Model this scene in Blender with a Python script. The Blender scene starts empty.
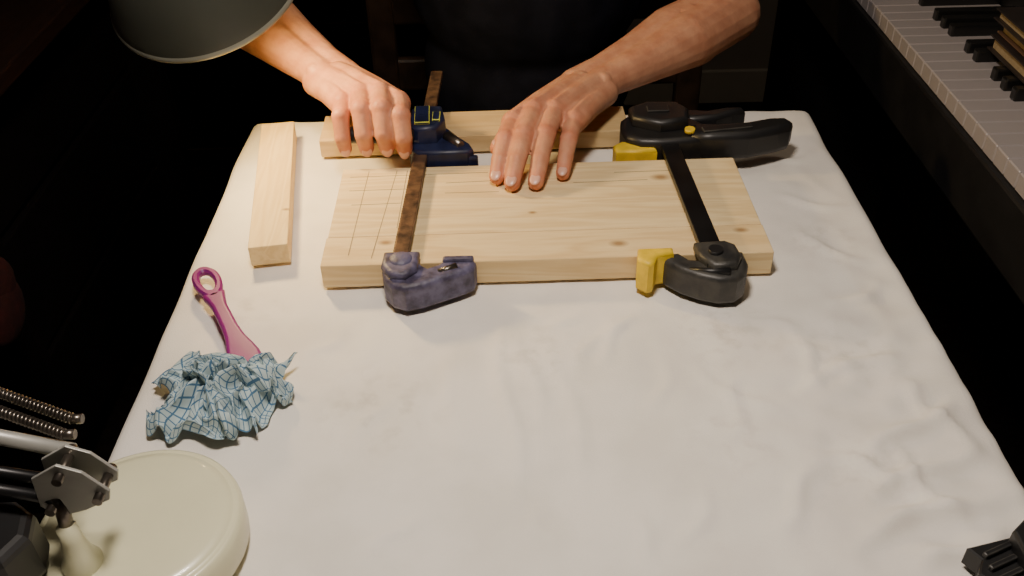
import bpy, bmesh, math, random, time
from mathutils import Matrix, Vector, noise
random.seed(3)
TZ=0.75
scn=bpy.context.scene
V=Vector
# ------------------------------------------------------------------ materials
def mat(name, col, rough=0.5, metal=0.0, var=0.0, scale=30, bump=0.0, bscale=200, col2=None, spec=0.5, coat=0.0, sss=0.0, attr=None, p0=.35, p1=.62):
    m=bpy.data.materials.new(name); m.use_nodes=True
    nt=m.node_tree; b=nt.nodes['Principled BSDF']; L=nt.links
    b.inputs['Roughness'].default_value=rough; b.inputs['Metallic'].default_value=metal
    b.inputs['Specular IOR Level'].default_value=spec
    b.inputs['Coat Weight'].default_value=coat
    tc=nt.nodes.new('ShaderNodeTexCoord')
    n=nt.nodes.new('ShaderNodeTexNoise'); n.inputs['Scale'].default_value=scale; n.inputs['Detail'].default_value=6
    L.new(tc.outputs['Object'],n.inputs['Vector'])
    r=nt.nodes.new('ShaderNodeValToRGB')
    c2=col2 if col2 else tuple(c*(1-var) for c in col)
    r.color_ramp.elements[0].color=(*c2,1); r.color_ramp.elements[1].color=(*col,1)
    r.color_ramp.elements[0].position=p0; r.color_ramp.elements[1].position=p1
    L.new(n.outputs['Fac'],r.inputs['Fac'])
    out=r.outputs['Color']
    if attr:
        a=nt.nodes.new('ShaderNodeAttribute'); a.attribute_name=attr
        mx=nt.nodes.new('ShaderNodeMix'); mx.data_type='RGBA'; mx.blend_type='MULTIPLY'; mx.inputs[0].default_value=1
        L.new(out,mx.inputs[6]); L.new(a.outputs['Color'],mx.inputs[7]); out=mx.outputs[2]
    L.new(out,b.inputs['Base Color'])
    if sss:
        b.inputs['Subsurface Weight'].default_value=sss
        b.inputs['Subsurface Radius'].default_value=(1,.35,.2); b.inputs['Subsurface Scale'].default_value=0.004
    if bump:
        n2=nt.nodes.new('ShaderNodeTexNoise'); n2.inputs['Scale'].default_value=bscale; n2.inputs['Detail'].default_value=4
        L.new(tc.outputs['Object'],n2.inputs['Vector'])
        bp=nt.nodes.new('ShaderNodeBump'); bp.inputs['Strength'].default_value=bump; bp.inputs['Distance'].default_value=0.001
        L.new(n2.outputs['Fac'],bp.inputs['Height']); L.new(bp.outputs['Normal'],b.inputs['Normal'])
    return m

def wood(name, light, dark, axis='X', knots=(), ang=0.0, sc=1.0, seed=0.0):
    m=bpy.data.materials.new(name); m.use_nodes=True
    nt=m.node_tree; b=nt.nodes['Principled BSDF']; L=nt.links; b.inputs['Roughness'].default_value=0.55
    b.inputs['Specular IOR Level'].default_value=0.3
    tc=nt.nodes.new('ShaderNodeTexCoord'); mp=nt.nodes.new('ShaderNodeMapping')
    mp.inputs['Rotation'].default_value=(0,0,ang); mp.inputs['Location'].default_value=(seed,seed*.7,seed*1.3)
    s=(2.5*sc,22*sc,22*sc) if axis=='X' else (22*sc,2.5*sc,22*sc)
    mp.inputs['Scale'].default_value=s
    L.new(tc.outputs['Object'],mp.inputs['Vector'])
    n=nt.nodes.new('ShaderNodeTexNoise'); n.inputs['Scale'].default_value=1.6; n.inputs['Detail'].default_value=3; n.inputs['Distortion'].default_value=0.6
    L.new(mp.outputs['Vector'],n.inputs['Vector'])
    mul=nt.nodes.new('ShaderNodeMath'); mul.operation='MULTIPLY'; mul.inputs[1].default_value=36
    L.new(n.outputs['Fac'],mul.inputs[0])
    sn=nt.nodes.new('ShaderNodeMath'); sn.operation='SINE'; L.new(mul.outputs[0],sn.inputs[0])
    mr=nt.nodes.new('ShaderNodeMapRange'); mr.inputs['From Min'].default_value=-1.0; mr.inputs['From Max'].default_value=1.0
    L.new(sn.outputs[0],mr.inputs['Value'])
    n2=nt.nodes.new('ShaderNodeTexNoise'); n2.inputs['Scale'].default_value=14; n2.inputs['Detail'].default_value=5
    L.new(mp.outputs['Vector'],n2.inputs['Vector'])
    mx=nt.nodes.new('ShaderNodeMath'); mx.operation='MULTIPLY_ADD'; mx.inputs[1].default_value=0.38
    L.new(mr.outputs[0],mx.inputs[0]); 
    h=nt.nodes.new('ShaderNodeMath'); h.operation='MULTIPLY'; h.inputs[1].default_value=0.5; L.new(n2.outputs['Fac'],h.inputs[0])
    L.new(h.outputs[0],mx.inputs[2])
    r=nt.nodes.new('ShaderNodeValToRGB'); r.color_ramp.elements[0].position=.1; r.color_ramp.elements[1].position=.95
    r.color_ramp.elements[0].color=(*light,1); r.color_ramp.elements[1].color=(*dark,1)
    L.new(mx.outputs[0],r.inputs['Fac'])
    out=r.outputs['Color']
    for (kx,ky,kz,kr) in knots:
        dn=nt.nodes.new('ShaderNodeVectorMath'); dn.operation='DISTANCE'; dn.inputs[1].default_value=(kx*.6,ky,kz)
        sc_=nt.nodes.new('ShaderNodeVectorMath'); sc_.operation='MULTIPLY'; sc_.inputs[1].default_value=(.6,1,1)
        L.new(tc.outputs['Object'],sc_.inputs[0]); L.new(sc_.outputs[0],dn.inputs[0])
        m2=nt.nodes.new('ShaderNodeMapRange'); m2.inputs['From Min'].default_value=kr*.25; m2.inputs['From Max'].default_value=kr
        m2.inputs['To Min'].default_value=0.8; m2.inputs['To Max'].default_value=0
        L.new(dn.outputs['Value'],m2.inputs['Value'])
        mm=nt.nodes.new('ShaderNodeMix'); mm.data_type='RGBA'; mm.inputs[7].default_value=(.25,.13,.05,1)
        L.new(m2.outputs[0],mm.inputs[0]); L.new(out,mm.inputs[6]); out=mm.outputs[2]
    L.new(out,b.inputs['Base Color'])
    bp=nt.nodes.new('ShaderNodeBump'); bp.inputs['Strength'].default_value=.15; bp.inputs['Distance'].default_value=.0006
    L.new(mx.outputs[0],bp.inputs['Height']); L.new(bp.outputs['Normal'],b.inputs['Normal'])
    return m

# ------------------------------------------------------------------ builders
class B:
    def __init__(s): s.bm=bmesh.new(); s.mats=[]
    def _mi(s,m):
        if m not in s.mats: s.mats.append(m)
        return s.mats.index(m)
    def _tag(s,faces,m,smooth):
        i=s._mi(m)
        for f in faces: f.material_index=i; f.smooth=smooth
    def box(s,c,size,m,rot=None,bev=0.0,seg=2):
        M=Matrix.Translation(V(c))@(rot.to_4x4() if rot else Matrix())
        vs=[s.bm.verts.new(M@V((x*size[0]/2,y*size[1]/2,z*size[2]/2))) for x in (-1,1) for y in (-1,1) for z in (-1,1)]
        fs=[s.bm.faces.new([vs[i] for i in q]) for q in ((0,1,3,2),(4,6,7,5),(0,4,5,1),(2,3,7,6),(0,2,6,4),(1,5,7,3))]
        if bev:
            es=list({e for v in vs for e in v.link_edges})
            rr=bmesh.ops.bevel(s.bm,geom=es,offset=bev,segments=seg,affect='EDGES',profile=.5)
            fs=list(set([f for f in fs if f.is_valid]+rr['faces']))
        s._tag(fs,m,False)
    def prism(s,outline,z0,z1,m,bev=0.0,M=None,seg=3,smooth=False):
        bot=[s.bm.verts.new((x,y,z0)) for x,y in outline]; top=[s.bm.verts.new((x,y,z1)) for x,y in outline]
        n=len(outline); fs=[s.bm.faces.new(top),s.bm.faces.new(bot[::-1])]
        for i in range(n): fs.append(s.bm.faces.new((bot[i],bot[(i+1)%n],top[(i+1)%n],top[i])))
        bmesh.ops.recalc_face_normals(s.bm,faces=fs)
        if bev:
            es=[e for e in fs[0].edges]+[e for e in fs[1].edges]
            rr=bmesh.ops.bevel(s.bm,geom=es,offset=bev,segments=seg,affect='EDGES',profile=.5)
            fs=[f for f in fs if f.is_valid]+rr['faces']
        fs=list(set(fs))
        if M is not None:
            for v in {v for f in fs for v in f.verts}: v.co=M@v.co
        s._tag(fs,m,smooth)
    def tube(s,pts,rad,m,seg=16,cap=True,flat=None,smooth=True):
        pts=[V(p) for p in pts]; 
        if not isinstance(rad,(list,tuple)): rad=[rad]*len(pts)
        rings=[]; up=None
        for i,p in enumerate(pts):
            t=(pts[min(i+1,len(pts)-1)]-pts[max(i-1,0)]).normalized()
            if up is None:
                a=V((0,0,1)) if abs(t.z)<.9 else V((0,1,0)); up=(a-t*a.dot(t)).normalized()
            else: up=(up-t*up.dot(t)).normalized()
            sd=t.cross(up)
            f=flat or 1
            rings.append([s.bm.verts.new(p+sd*math.cos(k/seg*2*math.pi)*rad[i]+up*math.sin(k/seg*2*math.pi)*rad[i]*f) for k in range(seg)])
        fs=[]
        for a,b in zip(rings,rings[1:]):
            for k in range(seg): fs.append(s.bm.faces.new((a[k],b[k],b[(k+1)%seg],a[(k+1)%seg])))
        s._tag(fs,m,smooth)
        if cap:
            s._tag([s.bm.faces.new(rings[0]),s.bm.faces.new(rings[-1][::-1])],m,False)
    def lathe(s,prof,m,M=None,seg=64,smooth=True):
        rings=[[s.bm.verts.new((r*math.cos(k/seg*2*math.pi),r*math.sin(k/seg*2*math.pi),z)) for k in range(seg)] for r,z in prof]
        fs=[]
        for a,b in zip(rings,rings[1:]):
            for k in range(seg): fs.append(s.bm.faces.new((a[k],a[(k+1)%seg],b[(k+1)%seg],b[k])))
        if M is not None:
            for r in rings:
                for v in r: v.co=M@v.co
        bmesh.ops.recalc_face_normals(s.bm,faces=fs)
        s._tag(fs,m,smooth)
    def ell(s,c,r,m,rot=None,u=18,v=10):
        if not isinstance(r,(list,tuple)): r=(r,r,r)
        M=Matrix.Translation(V(c))@(rot.to_4x4() if rot else Matrix())@Matrix.Diagonal((*r,1))
        bot=s.bm.verts.new(M@V((0,0,-1))); top=s.bm.verts.new(M@V((0,0,1))); rings=[]
        for j in range(1,v):
            ph=-math.pi/2+math.pi*j/v
            rings.append([s.bm.verts.new(M@V((math.cos(ph)*math.cos(2*math.pi*k/u),math.cos(ph)*math.sin(2*math.pi*k/u),math.sin(ph)))) for k in range(u)])
        fs=[]
        for k in range(u):
            k2=(k+1)%u
            fs.append(s.bm.faces.new((bot,rings[0][k2],rings[0][k]))); fs.append(s.bm.faces.new((top,rings[-1][k],rings[-1][k2])))
            for a,b in zip(rings,rings[1:]): fs.append(s.bm.faces.new((a[k],a[k2],b[k2],b[k])))
        s._tag(fs,m,True)
    def bone(s,a,b,ra,rb,m):
        a=V(a);b=V(b)
        s.ell(a,ra,m); s.ell(b,rb,m)
        if (b-a).length>1e-4: s.tube([a,b],[ra,rb],m,seg=18)
    def chain(s,pts,rad,m):
        for i in range(len(pts)-1): s.bone(pts[i],pts[i+1],rad[i],rad[i+1],m)
    def done(s,name,parent=None):
        me=bpy.data.meshes.new(name); s.bm.to_mesh(me); s.bm.free()
        for m in s.mats: me.materials.append(m)
        o=bpy.data.objects.new(name,me); scn.collection.objects.link(o)
        if parent: o.parent=parent
        else: o.location=(0,0,TZ)
        return o
def empty(name):
    e=bpy.data.objects.new(name,None); scn.collection.objects.link(e); e.location=(0,0,TZ); e.empty_display_size=.05; return e
def remesh(o,vox,smooth_it=4,fac=.5):
    mod=o.modifiers.new('r','REMESH'); mod.mode='VOXEL'; mod.voxel_size=vox; mod.use_smooth_shade=True
    sm=o.modifiers.new('s','SMOOTH'); sm.factor=fac; sm.iterations=smooth_it
    dg=bpy.context.evaluated_depsgraph_get(); dg.update()
    me=bpy.data.meshes.new_from_object(o.evaluated_get(dg)); old=o.data
    mats=[m for m in old.materials]
    o.modifiers.clear(); o.data=me; me.materials.clear()
    for m in mats[:1]: me.materials.append(m)
    n=len(me.polygons); me.polygons.foreach_set('use_smooth',[True]*n); me.polygons.foreach_set('material_index',[0]*n)
    return o

# ------------------------------------------------------------------ palette
M_cloth=mat('sheet_cotton',(.84,.80,.735),rough=.9,col2=(.77,.73,.665),scale=14,bump=.25,bscale=900,spec=.1,p0=.36,p1=.56)
M_black=mat('black_plastic',(.012,.012,.013),rough=.42,var=.3)
M_blacks=mat('black_steel',(.02,.02,.022),rough=.35,metal=.6,var=.4)
M_yel=mat('yellow_pad',(.80,.55,.02),rough=.5,var=.25,scale=60)
M_pur=mat('worn_blue_plastic',(.12,.11,.19),rough=.5,col2=(.04,.033,.062),scale=90,bump=.5,bscale=300)
M_navy=mat('navy_plastic',(.012,.018,.06),rough=.45,var=.5,scale=60)
M_dgrey=mat('olive_grey_plastic',(.05,.048,.042),rough=.45,col2=(.02,.02,.02),scale=60,bump=.3,bscale=300)
M_rust=mat('rusty_steel',(.17,.10,.06),rough=.5,metal=.5,col2=(.05,.03,.022),scale=90,bump=.3,bscale=300)
M_label=mat('yellow_label',(.62,.66,.08),rough=.4,var=.2)
M_pink=mat('magenta_plastic',(.25,.018,.20),rough=.4,var=.15)
M_cream=mat('cream_enamel',(.76,.74,.50),rough=.3,var=.04,coat=.2)
M_chrome=mat('chrome',(.24,.21,.18),rough=.3,metal=.9,var=.5)
M_grey=mat('grey_bracket',(.40,.40,.37),rough=.4,metal=.3,var=.2)
M_shade=mat('shade_enamel',(.055,.058,.046),rough=.38,metal=.2,var=.1)
M_rim=mat('shade_rim',(.32,.32,.26),rough=.3,metal=.4,var=.1)
M_skin=mat('skin',(.58,.285,.165),rough=.5,col2=(.47,.205,.115),scale=55,bump=.45,bscale=260,sss=.12,attr='tint',spec=.35)
M_nail=mat('nail',(.66,.37,.28),rough=.3,var=.05)
M_shirt=mat('navy_tshirt',(.007,.008,.015),rough=.9,var=.4,bump=.4,bscale=500,spec=.1)
M_trous=mat('dark_trousers',(.012,.012,.016),rough=.9,var=.3,bump=.4,bscale=500,spec=.1)
M_hair=mat('dark_hair',(.035,.02,.012),rough=.6,var=.6,scale=150,bump=1,bscale=250)
M_eye=mat('eye_white',(.75,.73,.70),rough=.2); M_iris=mat('iris',(.05,.03,.02),rough=.2); M_lip=mat('lips',(.42,.16,.13),rough=.5)
M_floor=mat('dark_carpet',(.014,.010,.009),rough=.95,var=.4,scale=40,bump=.6,bscale=300,spec=.1)
M_wall=mat('wall_paint',(.30,.27,.235),rough=.9,var=.06,scale=3)
M_ceil=mat('ceiling_paint',(.3,.3,.28),rough=.9,var=.05)
M_skirt=mat('skirting_paint',(.45,.41,.35),rough=.6,var=.05)
M_desk=wood('dark_walnut',(.04,.018,.011),(.018,.008,.006),axis='Y')
M_deskin=mat('desk_black_panel',(.006,.004,.004),rough=.85,var=.3,spec=.15)  # even near-black for the desk carcass and bookcase panels
M_key=mat('piano_white_key',(.36,.325,.32),rough=.3,var=.04); M_bkey=mat('piano_black_key',(.01,.01,.01),rough=.3,var=.2)
M_red=mat('red_fabric',(.05,.005,.005),rough=.9,var=.5,scale=60,bump=.5)
M_page=mat('book_pages',(.34,.26,.15),rough=.9,var=.2,scale=200); M_cover=mat('book_cover',(.03,.022,.02),rough=.5,var=.4)
M_brown=mat('brown_cover',(.13,.07,.04),rough=.6,var=.3)
M_tin=wood('table_pine',(.5,.33,.17),(.35,.2,.1))
M_pencil=mat('pencil_line',(.25,.19,.12),rough=.8,var=.1)
pineL=(.84,.67,.38); pineD=(.64,.45,.21)

# ------------------------------------------------------------------ room
def slab(name,c,size,m):
    b=B(); b.box(c,size,m); return b.done(name)
slab('floor',(0,1.0,-.775),(3.4,3.4,.05),M_floor)
slab('wall_back',(0,2.52,.45),(3.4,.06,2.5),M_wall)
slab('wall_left',(-1.6,1.0,.45),(.06,3.1,2.5),M_wall)
slab('wall_right',(1.6,1.0,.45),(.06,3.1,2.5),M_wall)
slab('wall_front',(0,-.6,.45),(3.4,.06,2.5),M_wall)
slab('ceiling',(0,1.0,1.72),(3.4,3.4,.05),M_ceil)
b=B(); b.box((0,2.482,-.70),(3.1,.015,.10),M_skirt,bev=.004); b.done('baseboard_back')
b=B(); b.box((1.562,1,-.70),(.015,2.95,.10),M_skirt,bev=.004); b.done('baseboard_right')
b=B()  # added dark bookcase, hides the back wall to keep the left background black
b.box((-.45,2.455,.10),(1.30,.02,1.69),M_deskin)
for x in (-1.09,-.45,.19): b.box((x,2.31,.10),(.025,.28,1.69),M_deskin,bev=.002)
for k in range(6): b.box((-.45,2.31,-.70+k*.325),(1.28,.28,.022),M_desk,bev=.002)
b.done('added_dark_bookcase')

# ------------------------------------------------------------------ table
X0,X1,Y0,Y1=-.277,.327,.10,.955
t=empty('work_table')
b=B(); b.box(((X0+X1)/2,(Y0+Y1)/2,-.026),(X1-X0-.01,Y1-Y0-.01,.026),M_tin,bev=.004); b.done('table_top',t)
b=B()
for x in (X0+.05,X1-.05):
    for y in (Y0+.05,Y1-.05): b.box((x,y,-.394),(.045,.045,.712),M_tin,bev=.004)
b.box(((X0+X1)/2,Y0+.05,-.066),(X1-X0-.12,.02,.055),M_tin); b.box(((X0+X1)/2,Y1-.05,-.066),(X1-X0-.12,.02,.055),M_tin)
b.done('legs_and_apron',t)
creases=[ # x0,y0,x1,y1,amp,width
 (-.01,.60,.0,.40,.0036,.005),(.03,.58,.05,.40,.0022,.005),(-.06,.58,-.03,.44,.002,.005),(.004,.59,.02,.47,.0022,.004),
 (.11,.62,.06,.54,.003,.004),(.06,.62,.03,.58,.0024,.004),(.08,.605,.045,.53,.002,.004),
 (.235,.44,.325,.50,.006,.005),(.22,.40,.325,.455,.007,.0055),(.20,.37,.32,.41,.007,.006),(.24,.35,.31,.375,.007,.006),(.255,.46,.28,.38,.005,.005),
 (.19,.50,.31,.56,.004,.005),(.20,.45,.26,.42,.005,.005),(.16,.38,.21,.44,.004,.005),(.25,.60,.32,.64,.003,.005),(.29,.52,.31,.44,.005,.005),
 (.24,.72,.32,.66,.0036,.005),(.25,.78,.325,.75,.0032,.005),(.26,.84,.325,.86,.0028,.005),(.15,.46,.17,.53,.003,.005),(.13,.54,.20,.47,.0028,.004),
 (.10,.36,.13,.43,.0028,.005),(-.10,.36,-.06,.41,.0026,.005),(.02,.37,.01,.41,.0022,.005),(-.24,.62,-.20,.60,.0022,.005),(.10,.48,.12,.56,.0022,.005),
 (.22,.58,.23,.50,.0032,.005),(-.12,.45,-.09,.52,.002,.005),(.07,.40,.09,.35,.0024,.005),(.18,.60,.24,.57,.0026,.005),(-.13,.60,-.16,.56,.002,.005)]
CR=[]
for (x0,y0,x1,y1,a,w) in creases:
    dx,dy=x1-x0,y1-y0; L2=dx*dx+dy*dy; Ln=math.sqrt(L2); CR.append((x0,y0,dx,dy,L2,Ln,a,w,min(x0,x1)-.03,max(x0,x1)+.03,min(y0,y1)-.03,max(y0,y1)+.03))
def segs(px,py):
    tot=0
    for (x0,y0,dx,dy,L2,Ln,a,w,bx0,bx1,by0,by1) in CR:
        if px<bx0 or px>bx1 or py<by0 or py>by1: continue
        t2=((px-x0)*dx+(py-y0)*dy)/L2; t_=max(0,min(1,t2)); wob=.005*math.sin(t_*7+x0*40)
        d=math.hypot(px-(x0+dx*t_)-wob*dy/Ln,py-(y0+dy*t_)+wob*dx/Ln); e=math.sin(math.pi*t_)
        tot+=a*e*math.exp(-(d/w)**2)
    return tot
def hang(d,r=.010):
    q=r*math.pi/2
    if d<q: return r*math.sin(d/r), r*(1-math.cos(d/r))
    return r+(d-q)*.08, r+(d-q)
bm=bmesh.new(); H=.13; st=.0042
nx=int((X1-X0+2*H)/st); ny=int((Y1-Y0+2*H)/st); grid=[]
for j in range(ny+1):
    row=[]
    for i in range(nx+1):
        u=X0-H+i*(X1-X0+2*H)/nx; v=Y0-H+j*(Y1-Y0+2*H)/ny
        cx=min(max(u,X0),X1); cy=min(max(v,Y0),Y1); dx,dy=u-cx,v-cy; d=math.hypot(dx,dy)
        if d>0:
            ho,ve=hang(d); nxv,nyv=dx/d,dy/d
            s_=cx*1+cy*1+math.atan2(nyv,nxv)*.05
            w=max(0,ve-.01)*.13*(math.sin(s_*62)+.6*math.sin(s_*105+1.3)-.2)
            if nyv>.3: w=abs(w)*.4
            x=cx+nxv*(ho+w); y=cy+nyv*(ho+w); z=-ve
        else: x,y,z=u,v,0
        if d<.02:
            rx=max(0,min(1,(x-.12)/.15))*max(0,min(1,(.75-y)/.25))
            nz=noise.noise(V((x*9,y*9,1)))*.0014+noise.noise(V((x*28,y*22,4)))*.0009+ (noise.noise(V((x*34,y*50,9))))*.0042*rx
            nz+=(1-abs(noise.noise(V((x*24,y*11,3))))*3)*.0008
            nz+=noise.noise(V((x*60+y*20,y*16,3)))*.0005
            onobj= (x>-.27 and x<.26 and y>.6 and y<.94)
            z+= (nz+segs(x,y))*(.4 if onobj else 1)*(1 if d==0 else max(0,1-d/.02))
        ed=min(u-X0,X1-u); wb=noise.noise(V((0,y*12,2)))*.0025
        if d==0 and ed<.03: x+=wb*(1-ed/.03)
        elif d>0: x+=wb
        row.append(bm.verts.new((x,y,z-.0035)))
    grid.append(row)
for j in range(ny):
    for i in range(nx):
        f=bm.faces.new((grid[j][i],grid[j][i+1],grid[j+1][i+1],grid[j+1][i])); f.smooth=True
me=bpy.data.meshes.new('sheet'); bm.to_mesh(me); bm.free(); me.materials.append(M_cloth)
o=bpy.data.objects.new('white_bedsheet_cover',me); scn.collection.objects.link(o); o.parent=t
# faint dirt marks worked into the cotton
def smudge(m,spots):
    nt=m.node_tree; L=nt.links; pb=nt.nodes['Principled BSDF']; src=pb.inputs['Base Color'].links[0].from_socket
    tc=nt.nodes.new('ShaderNodeTexCoord'); ns=nt.nodes.new('ShaderNodeTexNoise'); ns.inputs['Scale'].default_value=70; ns.inputs['Detail'].default_value=5
    L.new(tc.outputs['Object'],ns.inputs['Vector']); out=src
    nr=nt.nodes.new('ShaderNodeMapRange'); nr.inputs['From Min'].default_value=.48; nr.inputs['From Max'].default_value=.70; L.new(ns.outputs['Fac'],nr.inputs['Value'])
    for (x,y,r,s_) in spots:
        dn=nt.nodes.new('ShaderNodeVectorMath'); dn.operation='DISTANCE'; dn.inputs[1].default_value=(x,y,0); L.new(tc.outputs['Object'],dn.inputs[0])
        mr=nt.nodes.new('ShaderNodeMapRange'); mr.inputs['From Min'].default_value=0; mr.inputs['From Max'].default_value=r; mr.inputs['To Min'].default_value=s_; mr.inputs['To Max'].default_value=0
        L.new(dn.outputs['Value'],mr.inputs['Value'])
        mu=nt.nodes.new('ShaderNodeMath'); mu.operation='MULTIPLY'; L.new(mr.outputs[0],mu.inputs[0]); L.new(nr.outputs[0],mu.inputs[1])
        mm=nt.nodes.new('ShaderNodeMix'); mm.data_type='RGBA'; mm.inputs[7].default_value=(.46,.40,.33,1)
        L.new(mu.outputs[0],mm.inputs[0]); L.new(out,mm.inputs[6]); out=mm.outputs[2]
    L.new(out,pb.inputs['Base Color'])
smudge(M_cloth,[(-.10,.50,.06,.5),(.02,.56,.05,.45),(.17,.58,.06,.5),(.26,.55,.05,.45),(.15,.46,.04,.45),(.28,.70,.05,.45),(-.22,.62,.04,.4),(.24,.43,.05,.4)])
# ------------------------------------------------------------------ wood pieces
mA=wood('pine_far_plank',pineL,pineD,knots=[(.143,.776,.023,.007),(-.09,.72,.023,.003),(.02,.72,.023,.003)],seed=1.0)
mB=wood('pine_near_plank',(.82,.64,.35),(.62,.42,.19),knots=[(-.108,.678,.023,.005),(.092,.668,.023,.006),(.2,.684,.023,.005)],seed=4.3)
p=empty('edge_glued_pine_board')
R=Matrix.Rotation(.012,3,'Z')
b=B(); b.box((.0295,.749,.0115),(.379,.1175,.023),mA,rot=R,bev=.0009); b.done('far_plank',p)
b=B(); b.box((.0302,.6688,.0114),(.381,.0424,.0228),mB,rot=R,bev=.0009); b.done('near_plank',p)
b=B()
for (x0,y0,x1,y1) in [(-.135,.80,-.138,.66),(-.108,.80,-.118,.655),(-.098,.80,-.100,.70),(-.152,.79,-.02,.793),(.10,.787,.17,.788),(-.06,.775,.01,.778),(-.15,.765,-.09,.766),(-.145,.74,-.10,.741),(-.06,.757,-.01,.757),(.06,.77,.13,.772)]:
    a=math.atan2(y1-y0,x1-x0); b.box(((x0+x1)/2,(y0+y1)/2,.02312),(math.hypot(x1-x0,y1-y0),.0006,.0001),M_pencil,rot=Matrix.Rotation(a,3,'Z'))
b.done('pencil_marks',p)
mC=wood('pine_batten',(.81,.63,.32),(.66,.46,.20),axis='Y',knots=[(-.205,.74,.02,.003)],ang=-.148,seed=2.2)
b=B(); b.box((-.2275,.797,.0105),(.034,.234,.0195),mC,rot=Matrix.Rotation(.142,3,'Z'),bev=.0008); b.done('pine_batten')
mD=wood('pine_offcut',(.64,.47,.24),(.52,.35,.15),seed=6)
b=B(); b.box((-.035,.902,.010),(.32,.056,.019),mD,rot=Matrix.Rotation(.02,3,'Z'),bev=.0008); b.done('pine_offcut_board')

# ------------------------------------------------------------------ left clamp
c=empty('bar_clamp')
def bar(name,a,bb,w,th,m,par,ribs=True):
    a=V(a);bb=V(bb); d=bb-a; ang=math.atan2(d.y,d.x)
    k=B(); k.box((a+bb)/2,(d.length,w,th),m,rot=Matrix.Rotation(ang,3,'Z'),bev=.0008)
    if ribs:
        n=int(d.length/.004); sdv=V((-d.y,d.x,0)).normalized()
        for i in range(n):
            q=a+d*((i+.5)/n)+sdv*w*.5; k.box(q,(.0018,.0012,th*.9),m,rot=Matrix.Rotation(ang,3,'Z'))
    return k.done(name,par)
bar('steel_bar',(-.0925,.622,.0300),(-.0785,1.005,.0300),.0125,.006,M_rust,c)
b=B()
b.prism([(-.1065,.6455),(-.107,.634),(-.104,.621),(-.097,.611),(-.086,.606),(-.072,.610),(-.056,.618),(-.040,.626),(-.031,.632),(-.029,.641),(-.033,.6455),(-.056,.6455),(-.061,.639),(-.069,.635),(-.074,.639),(-.077,.6455)],.001,.028,M_pur,bev=.005,smooth=True)
b.prism([(-.106,.650),(-.107,.632),(-.099,.618),(-.086,.616),(-.077,.626),(-.076,.650)],.0245,.034,M_pur,bev=.004,smooth=True)
b.ell((-.091,.638,.033),(.010,.010,.004),M_pur)
b.box((-.044,.6425,.019),(.026,.006,.024),M_pur,bev=.002)
b.tube([(-.060,.628,.026),(-.045,.634,.028)],.003,M_chrome)
b.done('fixed_jaw',c)
b=B()
b.prism([(-.099,.838),(-.096,.822),(-.088,.8125),(-.040,.8125),(-.034,.818),(-.038,.830),(-.050,.846),(-.060,.862),(-.070,.872),(-.092,.872),(-.098,.860)],.001,.036,M_navy,bev=.004,smooth=True)
b.prism([(-.097,.870),(-.097,.836),(-.088,.828),(-.070,.830),(-.062,.850),(-.066,.876),(-.092,.878)],.032,.054,M_navy,bev=.004,smooth=True)
b.box((-.0845,.852,.0555),(.015,.036,.003),M_label,bev=.0008,rot=Matrix.Rotation(.05,3,'Z'))
b.box((-.0705,.850,.0545),(.008,.018,.003),M_label,bev=.0008)
b.box((-.0845,.854,.0573),(.007,.012,.0006),M_navy)
b.tube([(-.060,.842,.036),(-.046,.822,.037)],[.006,.004],M_chrome)
b.box((-.045,.817,.016),(.03,.007,.024),M_navy,bev=.002)
b.tube([(-.092,.830,.044),(-.108,.830,.045),(-.150,.832,.046),(-.168,.833,.045)],[.006,.0075,.0085,.007],M_black)
b.done('sliding_jaw_and_handle',c)

# ------------------------------------------------------------------ right clamp
c=empty('trigger_bar_clamp')
bar('steel_bar',(.1675,.622,.0300),(.1545,.885,.0300),.0175,.006,M_blacks,c,ribs=False)
b=B()
b.prism([(.121,.6450),(.128,.632),(.138,.621),(.152,.612),(.167,.606),(.181,.607),(.190,.615),(.194,.628),(.193,.6455),(.180,.6455),(.171,.638),(.158,.634),(.147,.636),(.140,.6455)],.001,.029,M_dgrey,bev=.005,smooth=True)
b.prism([(.152,.650),(.154,.630),(.163,.616),(.182,.617),(.188,.630),(.186,.646),(.178,.652)],.0245,.036,M_dgrey,bev=.004,smooth=True)
b.tube([(.167,.634,.034),(.167,.634,.039)],.006,M_black)
b.tube([(.145,.622,.026),(.176,.613,.0305)],.003,M_black)
b.done('fixed_jaw',c)
b=B(); b.prism([(.105,.645),(.103,.630),(.111,.622),(.116,.624),(.120,.634),(.134,.637),(.134,.6455)],.002,.034,M_yel,bev=.003,smooth=True)
b.prism([(.105,.816),(.103,.8285),(.112,.836),(.143,.833),(.145,.816)],.002,.030,M_yel,bev=.003,smooth=True); b.done('yellow_jaw_pads',c)
b=B()
b.prism([(.116,.832),(.112,.848),(.114,.868),(.124,.880),(.150,.886),(.176,.880),(.186,.868),(.205,.846),(.205,.828),(.18,.822),(.150,.820),(.13,.822)],.001,.038,M_black,bev=.006,smooth=True)
b.prism([(.124,.850),(.122,.872),(.142,.884),(.172,.882),(.182,.866),(.178,.842),(.150,.836)],.034,.050,M_black,bev=.005,smooth=True)
b.prism([(.178,.826),(.20,.822),(.235,.822),(.266,.832),(.279,.838),(.284,.848),(.278,.858),(.262,.858),(.235,.850),(.205,.848),(.185,.850)],.012,.042,M_black,bev=.007,smooth=True)
b.prism([(.170,.872),(.19,.866),(.212,.868),(.230,.878),(.244,.882),(.242,.890),(.225,.890),(.205,.884),(.18,.888)],.016,.038,M_black,bev=.005,smooth=True)
b.box((.15,.862,.051),(.022,.012,.002),M_dgrey,bev=.001)
b.box((.215,.835,.0425),(.05,.010,.002),M_dgrey,bev=.001,rot=Matrix.Rotation(.15,3,'Z'))
b.done('trigger_body',c)
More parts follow.
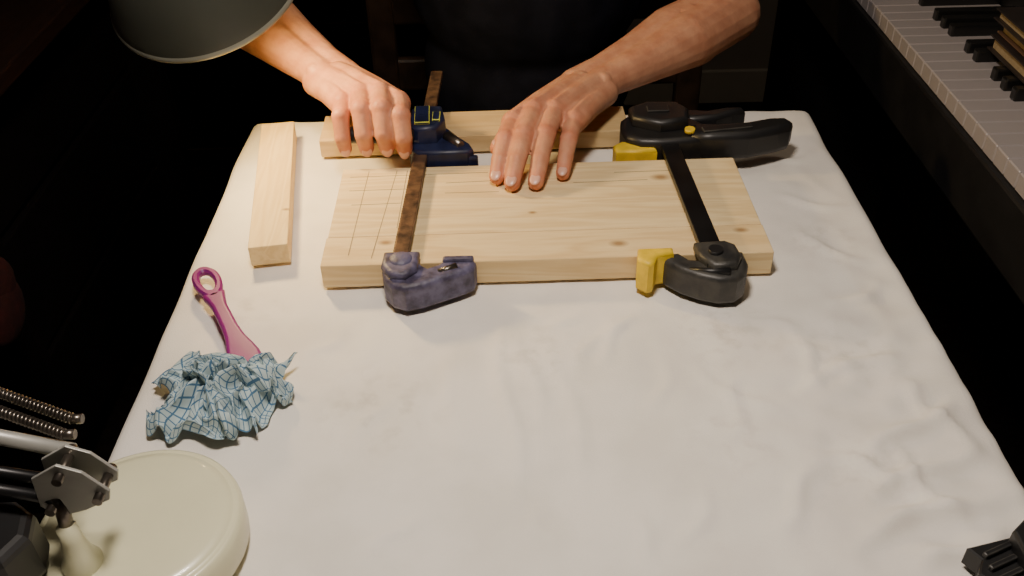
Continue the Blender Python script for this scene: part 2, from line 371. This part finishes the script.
b=B(); b.tube([(.178,.832,.040),(.178,.832,.044)],.005,M_yel); b.done('yellow_button',c)

# ------------------------------------------------------------------ brush + rag
c=empty('pink_handled_brush')
b=B()
Aa=V((-.2655,.6610,0)); Bb=V((-.2090,.5550,0)); d=(Bb-Aa).normalized(); nrm=V((-d.y,d.x,0)); Lb=(Bb-Aa).length
def bp_(l,w): q=Aa+d*l+nrm*w; return (q.x,q.y)
seg_=28
outer=[];inner=[]
for k in range(seg_):
    a=2*math.pi*k/seg_
    outer.append(Aa+d*(.023+.024*math.cos(a))+nrm*(.0115*math.sin(a)*(1-.15*math.cos(a))))
    inner.append(Aa+d*(.021+.0145*math.cos(a))+nrm*(.0055*math.sin(a)))
def ringmesh(z0,z1):
    vo=[[b.bm.verts.new((p_.x,p_.y,z)) for p_ in outer] for z in (z0,z1)]
    vi=[[b.bm.verts.new((p_.x,p_.y,z)) for p_ in inner] for z in (z0,z1)]
    fs=[]
    for k in range(seg_):
        k2=(k+1)%seg_
        fs+= [b.bm.faces.new((vo[0][k],vo[0][k2],vo[1][k2],vo[1][k])),b.bm.faces.new((vi[0][k2],vi[0][k],vi[1][k],vi[1][k2])),
              b.bm.faces.new((vo[1][k],vo[1][k2],vi[1][k2],vi[1][k])),b.bm.faces.new((vo[0][k2],vo[0][k],vi[0][k],vi[0][k2]))]
    bmesh.ops.recalc_face_normals(b.bm,faces=fs)
    es=[e for e in {e for f in fs for e in f.edges} if abs(e.verts[0].co.z-e.verts[1].co.z)<1e-6 and len([f for f in e.link_faces])==2 and any(abs(f.normal.z)<.5 for f in e.link_faces)]
    r=bmesh.ops.bevel(b.bm,geom=es,offset=.0018,segments=2,affect='EDGES')
    b._tag(set([f for f in fs if f.is_valid]+r['faces']),M_pink,True)
ringmesh(.0075,.0145)
sp=[(.040,.0095),(.050,.0075),(.06,.0062),(.09,.0065),(.106,.0080),(.117,.0105),(.128,.0125),(.143,.0125),(.149,.010)]
b.prism([bp_(l,w) for l,w in sp]+[bp_(l,-w) for l,w in sp[::-1]],.0065,.0145,M_pink,bev=.003,smooth=True)
b.done('handle',c)
b=B()
for i in range(4):
    for j in range(5):
        q=Aa+d*(.124+i*.006)+nrm*(-.010+j*.005)
        b.tube([(q.x,q.y,.007),(q.x+.001,q.y,.0002)],.0016,M_cream,seg=8)
b.done('bristles',c)

def checkmat():
    m=bpy.data.materials.new('blue_check_cloth'); m.use_nodes=True; nt=m.node_tree; L=nt.links; pb=nt.nodes['Principled BSDF']
    pb.inputs['Roughness'].default_value=.9
    uv=nt.nodes.new('ShaderNodeUVMap'); uv.uv_map='UVMap'
    sep=nt.nodes.new('ShaderNodeSeparateXYZ'); L.new(uv.outputs[0],sep.inputs[0])
    outs=[]
    for ch in ('X','Y'):
        mu=nt.nodes.new('ShaderNodeMath'); mu.operation='MULTIPLY'; mu.inputs[1].default_value=40; L.new(sep.outputs[ch],mu.inputs[0])
        fr=nt.nodes.new('ShaderNodeMath'); fr.operation='FRACT'; L.new(mu.outputs[0],fr.inputs[0])
        lt=nt.nodes.new('ShaderNodeMath'); lt.operation='LESS_THAN'; lt.inputs[1].default_value=.18; L.new(fr.outputs[0],lt.inputs[0]); outs.append(lt)
    mxm=nt.nodes.new('ShaderNodeMath'); mxm.operation='MAXIMUM'; L.new(outs[0].outputs[0],mxm.inputs[0]); L.new(outs[1].outputs[0],mxm.inputs[1])
    mix=nt.nodes.new('ShaderNodeMix'); mix.data_type='RGBA'; mix.inputs[6].default_value=(.46,.57,.58,1); mix.inputs[7].default_value=(.07,.17,.29,1)
    L.new(mxm.outputs[0],mix.inputs[0]); L.new(mix.outputs[2],pb.inputs['Base Color']); return m
M_check=checkmat()
bm=bmesh.new(); uvl=bm.loops.layers.uv.new('UVMap'); n=150; g=[]
for j in range(n+1):
    row=[]
    for i in range(n+1):
        u=i/n*2-1; v=j/n*2-1; r=math.hypot(u,v)
        k=1.0 if r<1e-6 else max(abs(u),abs(v))/r
        a=math.atan2(v,u); rr=r*k*(1+.16*math.sin(3*a+.7)+.10*math.sin(7*a+2))
        px=rr*math.cos(a)*.049; py=rr*math.sin(a)*.041
        N1=noise.noise_vector(V((u*2.1,v*2.1,5.2))); N2=noise.noise_vector(V((u*4.2,v*4.2,1.2)))
        rid=(1-abs(noise.noise(V((u*2.2,v*2.2,7.7))))*2.8)
        rid2=(1-abs(noise.noise(V((u*4.5+3,v*4.5,2.7))))*2.6)
        z=.019*(1-min(1,rr)**2) +.019*rid*(1-.5*min(rr,1))+.010*rid2*(1-.4*min(rr,1))
        px+=N1.x*.020+N2.x*.011; py+=N1.y*.017+N2.y*.011; z+=N2.z*.006
        row.append(bm.verts.new((-.213+px,.510+py,max(.0003+.002*rid2,z))))
    g.append(row)
for j in range(n):
    for i in range(n):
        f=bm.faces.new((g[j][i],g[j][i+1],g[j+1][i+1],g[j+1][i])); f.smooth=True
        for l,(a_,b_) in zip(f.loops,((i,j),(i+1,j),(i+1,j+1),(i,j+1))): l[uvl].uv=(a_/n,b_/n)
me=bpy.data.meshes.new('rag'); bm.to_mesh(me); bm.free(); me.materials.append(M_check)
o=bpy.data.objects.new('checked_cleaning_cloth',me); scn.collection.objects.link(o); o.location=(0,0,TZ)

# ------------------------------------------------------------------ magnifier lamp (bottom left)
c=empty('magnifier_lamp')
b=B()
Mx=Matrix.Translation((-.2295,.3755,.0))
b.lathe([(0.0001,.0325),(.03,.0328),(.050,.0318),(.0555,.030),(.0565,.0288),(.058,.0295),(.0605,.028),(.0618,.024),(.0618,.006),(.059,.001),(.0001,.001)],M_cream,M=Mx,seg=96)
b.done('round_lamp_head',c)
b=B()
b.lathe([(.011,0),(.0115,.004),(.008,.012),(.006,.024),(.0055,.034),(.0001,.036)],M_cream,M=Matrix.Translation((-.2510,.344,.031)),seg=32)
b.tube([(-.2510,.344,.058),(-.2520,.350,.084)],.004,M_chrome)
b.done('swivel_post',c)
b=B()
Rb=Matrix.Rotation(math.radians(90),4,'X')
for yy in (.348,.362):
    Mt=Matrix.Translation((.008,yy,.001))@Rb
    b.prism([(-.270,.078),(-.262,.069),(-.246,.074),(-.231,.082),(-.229,.089),(-.240,.104),(-.252,.110),(-.268,.100)],-.001,.001,M_grey,M=Mt,bev=.0004)
for (x,z) in [(-.255,.079),(-.227,.087),(-.244,.103)]: b.tube([(x,.342,z),(x,.368,z)],.0028,M_chrome)
b.done('hinge_bracket',c)
b=B()
for (y_,z_) in ((.349,.078),(.361,.078)): b.tube([(-.250,y_,.082),(-.42,y_+.03,.092)],.0035,M_blacks)
b.tube([(-.245,.368,.100),(-.42,.40,.118)],.0045,M_grey)
for off in (0,.012):
    a=V((-.250,.374+off,.107)); e=V((-.36,.402+off,.138)); pts=[]; nn=50*9; dd=e-a
    for i in range(nn+1):
        f=i/nn; th=f*50*2*math.pi; pts.append(a+dd*f+V((0,math.cos(th)*.0026,math.sin(th)*.0026)))
    b.tube(pts,.0011,M_chrome,seg=6)
    b.tube([a,e],.0022,M_blacks)
    b.tube([a+V((.006,0,0)),a-V((.002,0,0))],.0028,M_chrome)
b.tube([(-.42,.40,.11),(-.46,.41,.10),(-.57,.44,.02)],.008,M_black)
b.tube([(-.57,.44,.025),(-.57,.44,-.74)],.010,M_black)
b.lathe([(.0001,.02),(.06,.018),(.075,.006),(.075,.0),(.0001,0)],M_black,M=Matrix.Translation((-.50,.44,-.748)),seg=48)
b.tube([(-.57,.44,-.738),(-.50,.44,-.735)],.01,M_black)
b.done('spring_arm_and_floor_stand',c)
b=B(); b.prism([(-.32,.300),(-.275,.318),(-.267,.335),(-.271,.352),(-.285,.362),(-.34,.36)],.034,.07,M_black,bev=.006); b.done('black_arm_joint',c)

# ------------------------------------------------------------------ shade lamp (top left)
c=empty('desk_lamp')
Ms=Matrix.Translation((-.264,.838,.193))@Matrix.Rotation(math.radians(24),4,'X')@Matrix.Rotation(math.radians(-8),4,'Y')
b=B()
b.lathe([(.086,0),(.0875,.001),(.087,.006),(.0845,.012),(.078,.030),(.066,.052),(.048,.072),(.03,.083),(.026,.086),(.026,.125),(.020,.130),(.0001,.130)],M_shade,M=Ms,seg=96)
b.lathe([(.086,0),(.082,.012),(.075,.030),(.063,.050),(.045,.069),(.02,.080),(.0001,.081)],M_cream,M=Ms,seg=96)
b.lathe([(.0868,-.001),(.0885,.0005),(.0888,.003),(.0868,.0055)],M_rim,M=Ms,seg=96)
b.done('dome_shade',c)
tip=Ms@V((0,0,.128))
b=B(); b.tube([tip,tip+V((-.02,-.005,.03)),V((-.45,.85,.50)),V((-.66,.80,.30)),V((-.68,.80,.0))],[.006,.006,.007,.008,.008],M_black)
b.lathe([(.0001,.018),(.05,.018),(.06,.008),(.06,0.0005),(.0001,0.0005)],M_black,M=Matrix.Translation((-.70,.80,0)),seg=48)
b.done('arm_and_base',c)
b=B(); b.ell(Ms@V((0,0,.050)),(.016,.016,.020),M_cream); b.done('bulb',c)

# ------------------------------------------------------------------ left desk, red bag
c=empty('dark_wood_desk')
b=B(); b.box((-.885,.95,-.0125),(.52,1.5,.025),M_desk,bev=.003); b.done('desk_top',c)
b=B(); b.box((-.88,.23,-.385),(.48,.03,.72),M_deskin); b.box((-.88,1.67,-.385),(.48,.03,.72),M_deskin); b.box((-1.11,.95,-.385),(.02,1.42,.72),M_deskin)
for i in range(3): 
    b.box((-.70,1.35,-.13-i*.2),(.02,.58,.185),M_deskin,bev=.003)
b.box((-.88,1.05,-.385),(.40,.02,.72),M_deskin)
b.done('carcass_and_drawers',c)
b=B()
b.ell((-.606,.89,-.205),(.018,.045,.045),M_red); b.ell((-.606,.90,-.175),(.016,.035,.035),M_red)
b.tube([(-.606,.87,-.17),(-.606,.875,-.09),(-.608,.895,-.012),(-.618,.895,.004),(-.63,.895,.006)],.004,M_red)
b.done('red_cloth_bag')

# ------------------------------------------------------------------ piano (right)
c=empty('digital_piano')
PX=.012
ky0,ky1=-.05,1.75; kw=.0235; nk=int((ky1-ky0)/kw)
b=B()
for i in range(nk): b.box((.515+PX,ky0+(i+.5)*kw,.0405),(.150,kw-.0009,.018),M_key,bev=.0012,seg=1)
b.done('white_keys',c)
b=B(); pat=[1,1,0,1,1,1,0]
for i in range(nk):
    if pat[i%7]: b.box((.5415+PX,ky0+(i+1)*kw,.055),(.096,.0115,.014),M_bkey,bev=.0018)
b.done('black_keys',c)
b=B()
b.box((.61+PX,(ky0+ky1)/2,-.005),(.35,ky1-ky0+.12,.072),M_black,bev=.004)
b.box((.692+PX,(ky0+ky1)/2,.070),(.20,ky1-ky0+.12,.08),M_black,bev=.006)
b.box((.5,ky0-.03,.046),(.17,.055,.032),M_black,bev=.003); b.box((.5,ky1+.03,.046),(.17,.055,.032),M_black,bev=.003)
for y in (ky0,ky1): b.box((.66,y,-.395),(.28,.03,.709),M_black,bev=.003)
b.box((.78,(ky0+ky1)/2,-.35),(.02,ky1-ky0,.35),M_black)
b.done('case',c)
c=empty('music_books')
b=B()
for (z,dx,cv,th) in [(.0625,0,M_cover,.016),(.080,.006,M_brown,.014),(.0955,-.002,M_cover,.012)]:
    b.box((.591+dx,.860,z+.001),(.148,.205,.0016),cv); b.box((.593+dx,.860,z+th/2),(.142,.200,th-.003),M_page); b.box((.591+dx,.860,z+th-.001),(.148,.205,.0016),cv)
b.done('book_pile',c)

# ------------------------------------------------------------------ tripod head (bottom right)
c=empty('black_tripod_head')
b=B()
M1=Matrix.Translation((.296,.347,0))@Matrix.Rotation(.10,4,'Z')
zig=[]
for i in range(8):
    zig+=[(-.036+(.0 if i%2 else .0055)+i*.0010,-.055+i*.009)]
b.prism(zig[::-1]+[(-.025,-.060),(.07,-.060),(.07,.030),(-.0,.012)],.001,.016,M_black,M=M1,bev=.001,seg=1)
b.prism([(-.012,-.055),(.07,-.055),(.07,.065),(.045,.048),(.026,.030),(.008,.016),(-.004,.008)],.015,.028,M_black,M=M1,bev=.002)
for i in range(7): b.box(M1@V((-.021+.0012*i,-.050+i*.0088,.0175)),(.020,.0036,.004),M_dgrey,rot=Matrix.Rotation(.4,3,'Z'),bev=.001)
b.done('ribbed_body',c)

# ------------------------------------------------------------------ chair
c=empty('dining_chair')
M_ch=mat('chair_dark_wood',(.05,.028,.016),rough=.4,var=.5)
b=B()
b.box((.03,1.36,-.352),(.44,.42,.03),M_ch,bev=.008)
for x in (-.17,.23):
    b.box((x,1.18,-.555),(.035,.035,.388),M_ch,bev=.004); b.box((x,1.545,-.555),(.035,.035,.388),M_ch,bev=.004)
b.done('seat_and_legs',c)
b=B()
for x in (-.21,.32): b.box((x,1.56,-.05),(.045,.03,.60),M_ch,bev=.006)
for z in (-.22,-.10,.02,.14,.25): b.box((.055,1.56,z),(.52,.018,.06),M_ch,bev=.006)
b.done('ladder_back',c)

# ------------------------------------------------------------------ MAN
man=empty('seated_man')
def finish_skin(o,reds):
    me=o.data; at=me.color_attributes.new('tint','FLOAT_COLOR','POINT'); n=len(me.vertices)
    co=[0.0]*(3*n); me.vertices.foreach_get('co',co); ks=[0.0]*n
    R_=[(p_.x,p_.y,p_.z,r_*2,r_) for p_,r_ in reds]
    for i in range(n):
        x,y,z=co[3*i:3*i+3]; k=0
        for (a,b_,c_,r2,r_) in R_:
            dx=x-a
            if dx>r2 or dx<-r2: continue
            dy=y-b_
            if dy>r2 or dy<-r2: continue
            q=math.exp(-(dx*dx+dy*dy+(z-c_)**2)/(r_*r_))
            if q>k: k=q
        ks[i]=k
    buf=[]
    for k in ks: buf+= [1.0+.08*k,1-.20*k,1-.20*k,1.0]
    at.data.foreach_set('color',buf)
def nail(b,pos,dirv,dorsal,w=.0052,l=.0062):
    z=dorsal.normalized(); y=(dirv-z*dirv.dot(z)).normalized(); x=y.cross(z)
    R_=Matrix((x,y,z)).transposed(); b.ell(pos,(w,l,.0016),M_nail,rot=R_)

def arm(name,fingers,thumb,wrist,elbow,shoulder,carp,pinkside,par,dors):
    b=B(); reds=[]; nb=B()
    W=V(wrist)
    for k,f in enumerate(fingers):
        P=[V(q) for q in f['p']]; r=f['r']
        b.chain(P,r,M_skin)
        b.ell(P[1],r[1]*1.07,M_skin)
        b.ell(P[2],r[2]*1.04,M_skin)
        cp=W+V(carp[k]); 
        mid=(cp+P[0])*.5+V((0,0,.002))
        b.chain([cp,mid,P[0]],[.0150,.0130,.0122],M_skin)
        b.ell(P[0]+V((0,0,.0022)),.0112,M_skin)
        b.chain([mid+V((0,0,.0108)),P[0]+V((0,0,.0112))],[.0024,.0030],M_skin)
        reds+= [(P[0],.013),(P[1],.011),(P[3],.012),(P[2],.007)]
        dv=(P[3]-P[2]).normalized(); ds=V(dors)-dv*V(dors).dot(dv); ds.normalize()
        nail(nb,P[3]+ds*(r[3]*.80)+dv*.0005,dv,ds,w=r[3]*.66,l=r[3]*.85)
    for k in range(3):
        a,b2=V(fingers[k]['p'][0]),V(fingers[k+1]['p'][0])
        m_=(a+b2)/2; b.bone(m_+V((0,0,-.004)),W+(V(carp[k])+V(carp[k+1]))/2,.0115,.014,M_skin)
        b.ell(m_+V((0,0,-.004)),.0115,M_skin)
        m2=m_*.55+W*.45; b.ell(m2+V((0,0,-.007)),(.021,.021,.0130),M_skin)
    T=[V(q) for q in thumb]
    b.chain(T,[.0150,.0125,.0105,.0085],M_skin); b.ell(T[0]*.6+T[1]*.4,.0155,M_skin)
    dv=(T[3]-T[2]).normalized(); ds=V((0,0,1))-dv*dv.z; ds.normalize(); nail(nb,T[3]+ds*.0070,dv,ds,w=.006,l=.007)
    reds+=[(T[3],.012)]
    E=V(elbow); S=V(shoulder); fd=(E-W).normalized(); sd=V((fd.y,-fd.x,0)).normalized()
    for s_ in (-1,1):
        b.chain([W-fd*.008+sd*s_*.010,W+fd*.03+sd*s_*.0095,W+fd*.09+sd*s_*.011+V((0,0,-.001)),W+(E-W)*.62+sd*s_*.012,E+sd*s_*.006],
                [.0180,.0180,.0235,.0315,.0335],M_skin)
    b.ell(W+(E-W)*.70+V((0,0,-.004)),(.040,.040,.036),M_skin)
    b.ell(W+sd*pinkside*.017+fd*.006+V((0,0,.008)),.0095,M_skin)
    b.chain([E,E+(S-E)*.25,E+(S-E)*.6,S],[.036,.040,.046,.052],M_skin)
    o=b.done(name,par); remesh(o,.0014,3,.5); finish_skin(o,reds)
    nb.done(name+'_fingernails',par)
def fing(m,tip,r,lift,c1=.47,c2=.78):
    m=V(m);t_=V(tip)
    return dict(p=[m,m.lerp(t_,c1)+V((0,0,lift)),m.lerp(t_,c2)+V((0,0,lift*.62)),t_],r=r)
FL=[fing((.005,.834,.053),(-.0115,.770,.0314),[.0108,.0097,.0087,.0076],.009),
    fing((.0250,.847,.058),(.0025,.7575,.0317),[.0111,.0102,.0090,.0079],.010),
    fing((.0455,.850,.056),(.0245,.7590,.0313),[.0109,.0098,.0087,.0077],.010),
    fing((.0645,.841,.049),(.0505,.7750,.0304),[.0098,.0085,.0076,.0068],.007)]
arm('left_arm_and_hand',FL,[(.060,.902,.040),(.022,.876,.036),(.000,.846,.034),(-.010,.822,.033)],(.084,.921,.050),(.262,1.085,.062),(.215,1.20,.33),
    [(-.020,-.004,.0),(-.008,-.008,.004),(.005,-.010,.003),(.017,-.012,-.003)],1,man,(0,0,1))
def curl(x0,y0,z0,x1,x2,x3,r,s=1):
    return dict(p=[V((x0,y0,z0)),V((x1,y0-.034*s,z0+.002)),V((x2,y0-.047*s,z0-.018*s)),V((x3,y0-.043*s,z0-.034*s))],r=r)
FR=[curl(-.1060,.849,.070,-.1020,-.1000,-.1000,[.0108,.0098,.0088,.0077],.88),
    curl(-.1245,.858,.076,-.1195,-.1180,-.1175,[.0110,.0100,.0090,.0079],1.02),
    curl(-.1435,.860,.074,-.1395,-.1380,-.1375,[.0108,.0097,.0087,.0077],1.00),
    curl(-.1615,.855,.067,-.1600,-.1590,-.1585,[.0098,.0086,.0077,.0068],.84)]
arm('right_arm_and_hand',FR,[(-.162,.900,.056),(-.132,.884,.046),(-.113,.868,.048),(-.105,.848,.048)],(-.179,.918,.068),(-.34,1.11,.10),(-.165,1.20,.34),
    [(.018,-.004,.0),(.007,-.007,.004),(-.006,-.008,.003),(-.017,-.006,-.003)],-1,man,(0,-.45,1))
b=B()
b.ell((.03,1.30,-.22),(.165,.125,.12),M_shirt); b.ell((.03,1.255,-.08),(.150,.115,.14),M_shirt); b.ell((.03,1.225,.08),(.160,.115,.16),M_shirt)
b.ell((.028,1.205,.22),(.175,.115,.13),M_shirt); b.ell((.027,1.20,.31),(.155,.09,.07),M_shirt)
b.chain([V((.025,1.20,.36)),V((.215,1.20,.33))],[.06,.066],M_shirt); b.chain([V((.025,1.20,.36)),V((-.165,1.20,.34))],[.06,.066],M_shirt)
b.chain([V((.215,1.20,.33)),V((.238,1.15,.21))],[.066,.062],M_shirt); b.chain([V((-.165,1.20,.34)),V((-.25,1.157,.23))],[.066,.060],M_shirt)
o=b.done('tshirt',man); remesh(o,.006,12,.6)
for v in o.data.vertices:
    k=noise.noise(v.co*9)*.006+noise.noise(V((v.co.x*30,v.co.y*12,v.co.z*14)))*.004; v.co+=v.normal*k
b=B()
for s_,x in ((-1,-.07),(1,.13)):
    b.chain([V((x,1.32,-.245)),V((x+s_*.03,1.08,-.235)),V((x+s_*.05,.88,-.245)),V((x+s_*.05,.90,-.5)),V((x+s_*.05,.93,-.68))],[.085,.076,.062,.052,.042],M_trous)
b.ell((.03,1.33,-.235),(.17,.13,.10),M_trous)
o=b.done('trousers',man); remesh(o,.007,8,.6)
b=B()
for s_,x in ((-1,-.12),(1,.18)):
    b.chain([V((x,.95,-.712)),V((x,.86,-.716)),V((x+s_*.01,.79,-.722))],[.036,.033,.027],M_black)
o=b.done('shoes',man); remesh(o,.004,5,.5)
b=B()
hc=V((.015,1.135,.535)); Rh=Matrix.Rotation(math.radians(32),3,'X')
def H_(x,y,z): return hc+Rh@V((x,y,z))
b.chain([V((.025,1.20,.35)),V((.02,1.175,.44)),H_(0,.02,-.05)],[.060,.056,.056],M_skin)
b.ell(H_(0,.012,.035),(.076,.094,.085),M_skin,rot=Rh); b.ell(H_(0,-.020,-.025),(.062,.070,.070),M_skin,rot=Rh)
b.ell(H_(0,-.052,-.085),(.030,.026,.022),M_skin,rot=Rh); b.ell(H_(0,-.030,-.065),(.048,.050,.036),M_skin,rot=Rh)
b.chain([H_(0,-.080,.012),H_(0,-.097,-.018),H_(0,-.108,-.030)],[.008,.010,.012],M_skin)
b.ell(H_(.011,-.096,-.034),.008,M_skin); b.ell(H_(-.011,-.096,-.034),.008,M_skin)
b.ell(H_(0,-.080,.022),(.045,.012,.010),M_skin,rot=Rh); b.ell(H_(0,-.084,-.056),(.024,.010,.010),M_skin,rot=Rh)
for s_ in (-1,1):
    b.ell(H_(.074*s_,.010,-.005),(.010,.020,.032),M_skin,rot=Rh); b.ell(H_(.045*s_,-.058,-.020),(.022,.018,.016),M_skin,rot=Rh)
o=b.done('head_and_neck',man); remesh(o,.003,4,.5); finish_skin(o,[(H_(0,-.108,-.03),.02)])
b=B()
for s_ in (-1,1):
    b.ell(H_(.030*s_,-.076,.004),.011,M_eye); b.ell(H_(.030*s_,-.0855,.001),(.005,.003,.005),M_iris)
    b.tube([H_(.014*s_,-.092,.022),H_(.030*s_,-.093,.028),H_(.046*s_,-.084,.024)],[.003,.004,.002],M_hair)
b.tube([H_(-.022,-.090,-.058),H_(0,-.096,-.057),H_(.022,-.090,-.058)],[.002,.005,.002],M_lip)
b.done('face_features',man)
b=B(); b.ell(H_(0,.030,.055),(.083,.096,.083),M_hair,rot=Rh); b.ell(H_(0,.060,.000),(.076,.064,.075),M_hair,rot=Rh); b.ell(H_(0,-.045,.085),(.060,.040,.030),M_hair,rot=Rh)
o=b.done('hair',man); remesh(o,.004,3,.5)
for v in o.data.vertices: v.co+=v.normal*noise.noise(v.co*90)*.004
# ------------------------------------------------------------------ lights
def area(name,loc,target,size,power,col):
    l=bpy.data.lights.new(name,'AREA'); l.shape='DISK'; l.size=size; l.energy=power; l.color=col
    o=bpy.data.objects.new(name,l); scn.collection.objects.link(o); o.location=(loc[0],loc[1],loc[2]+TZ)
    d_=V(target)-V(loc); o.rotation_euler=d_.to_track_quat('-Z','Y').to_euler(); return o
area('overhead_lamp_light',(-.05,.38,.78),(.05,.44,0),.14,6.6,(1,.875,.76))
sp_=bpy.data.lights.new('desk_lamp_light','SPOT'); sp_.energy=5; sp_.color=(1,.68,.28); sp_.spot_size=math.radians(150); sp_.spot_blend=.6; sp_.shadow_soft_size=.02
so=bpy.data.objects.new('desk_lamp_light',sp_); scn.collection.objects.link(so); so.location=Ms@V((0,0,.006))+V((0,0,TZ))
so.rotation_euler=(V((-.02,.80,0))-V((-.26,.838,.19))).to_track_quat('-Z','Y').to_euler()
area('added_wall_fill',(.4,1.0,1.6),(.6,1.8,0),.5,2.2,(1,.82,.62))  # added fill without a fitting, brightens the dim back wall
w=bpy.data.worlds.new('World'); scn.world=w; w.use_nodes=True
w.node_tree.nodes['Background'].inputs[0].default_value=(.5,.45,.5,1); w.node_tree.nodes['Background'].inputs[1].default_value=.01

# ------------------------------------------------------------------ camera
cd=bpy.data.cameras.new('Camera'); cam=bpy.data.objects.new('Camera',cd); scn.collection.objects.link(cam)
cd.sensor_width=36; cd.lens=950/1024*36; cd.clip_start=.01
cam.matrix_world=Matrix.Translation((0,0,1.235))@Matrix.Rotation(math.radians(52.8),4,'X')@Matrix.Rotation(math.radians(-1.43),4,'Z')
scn.camera=cam
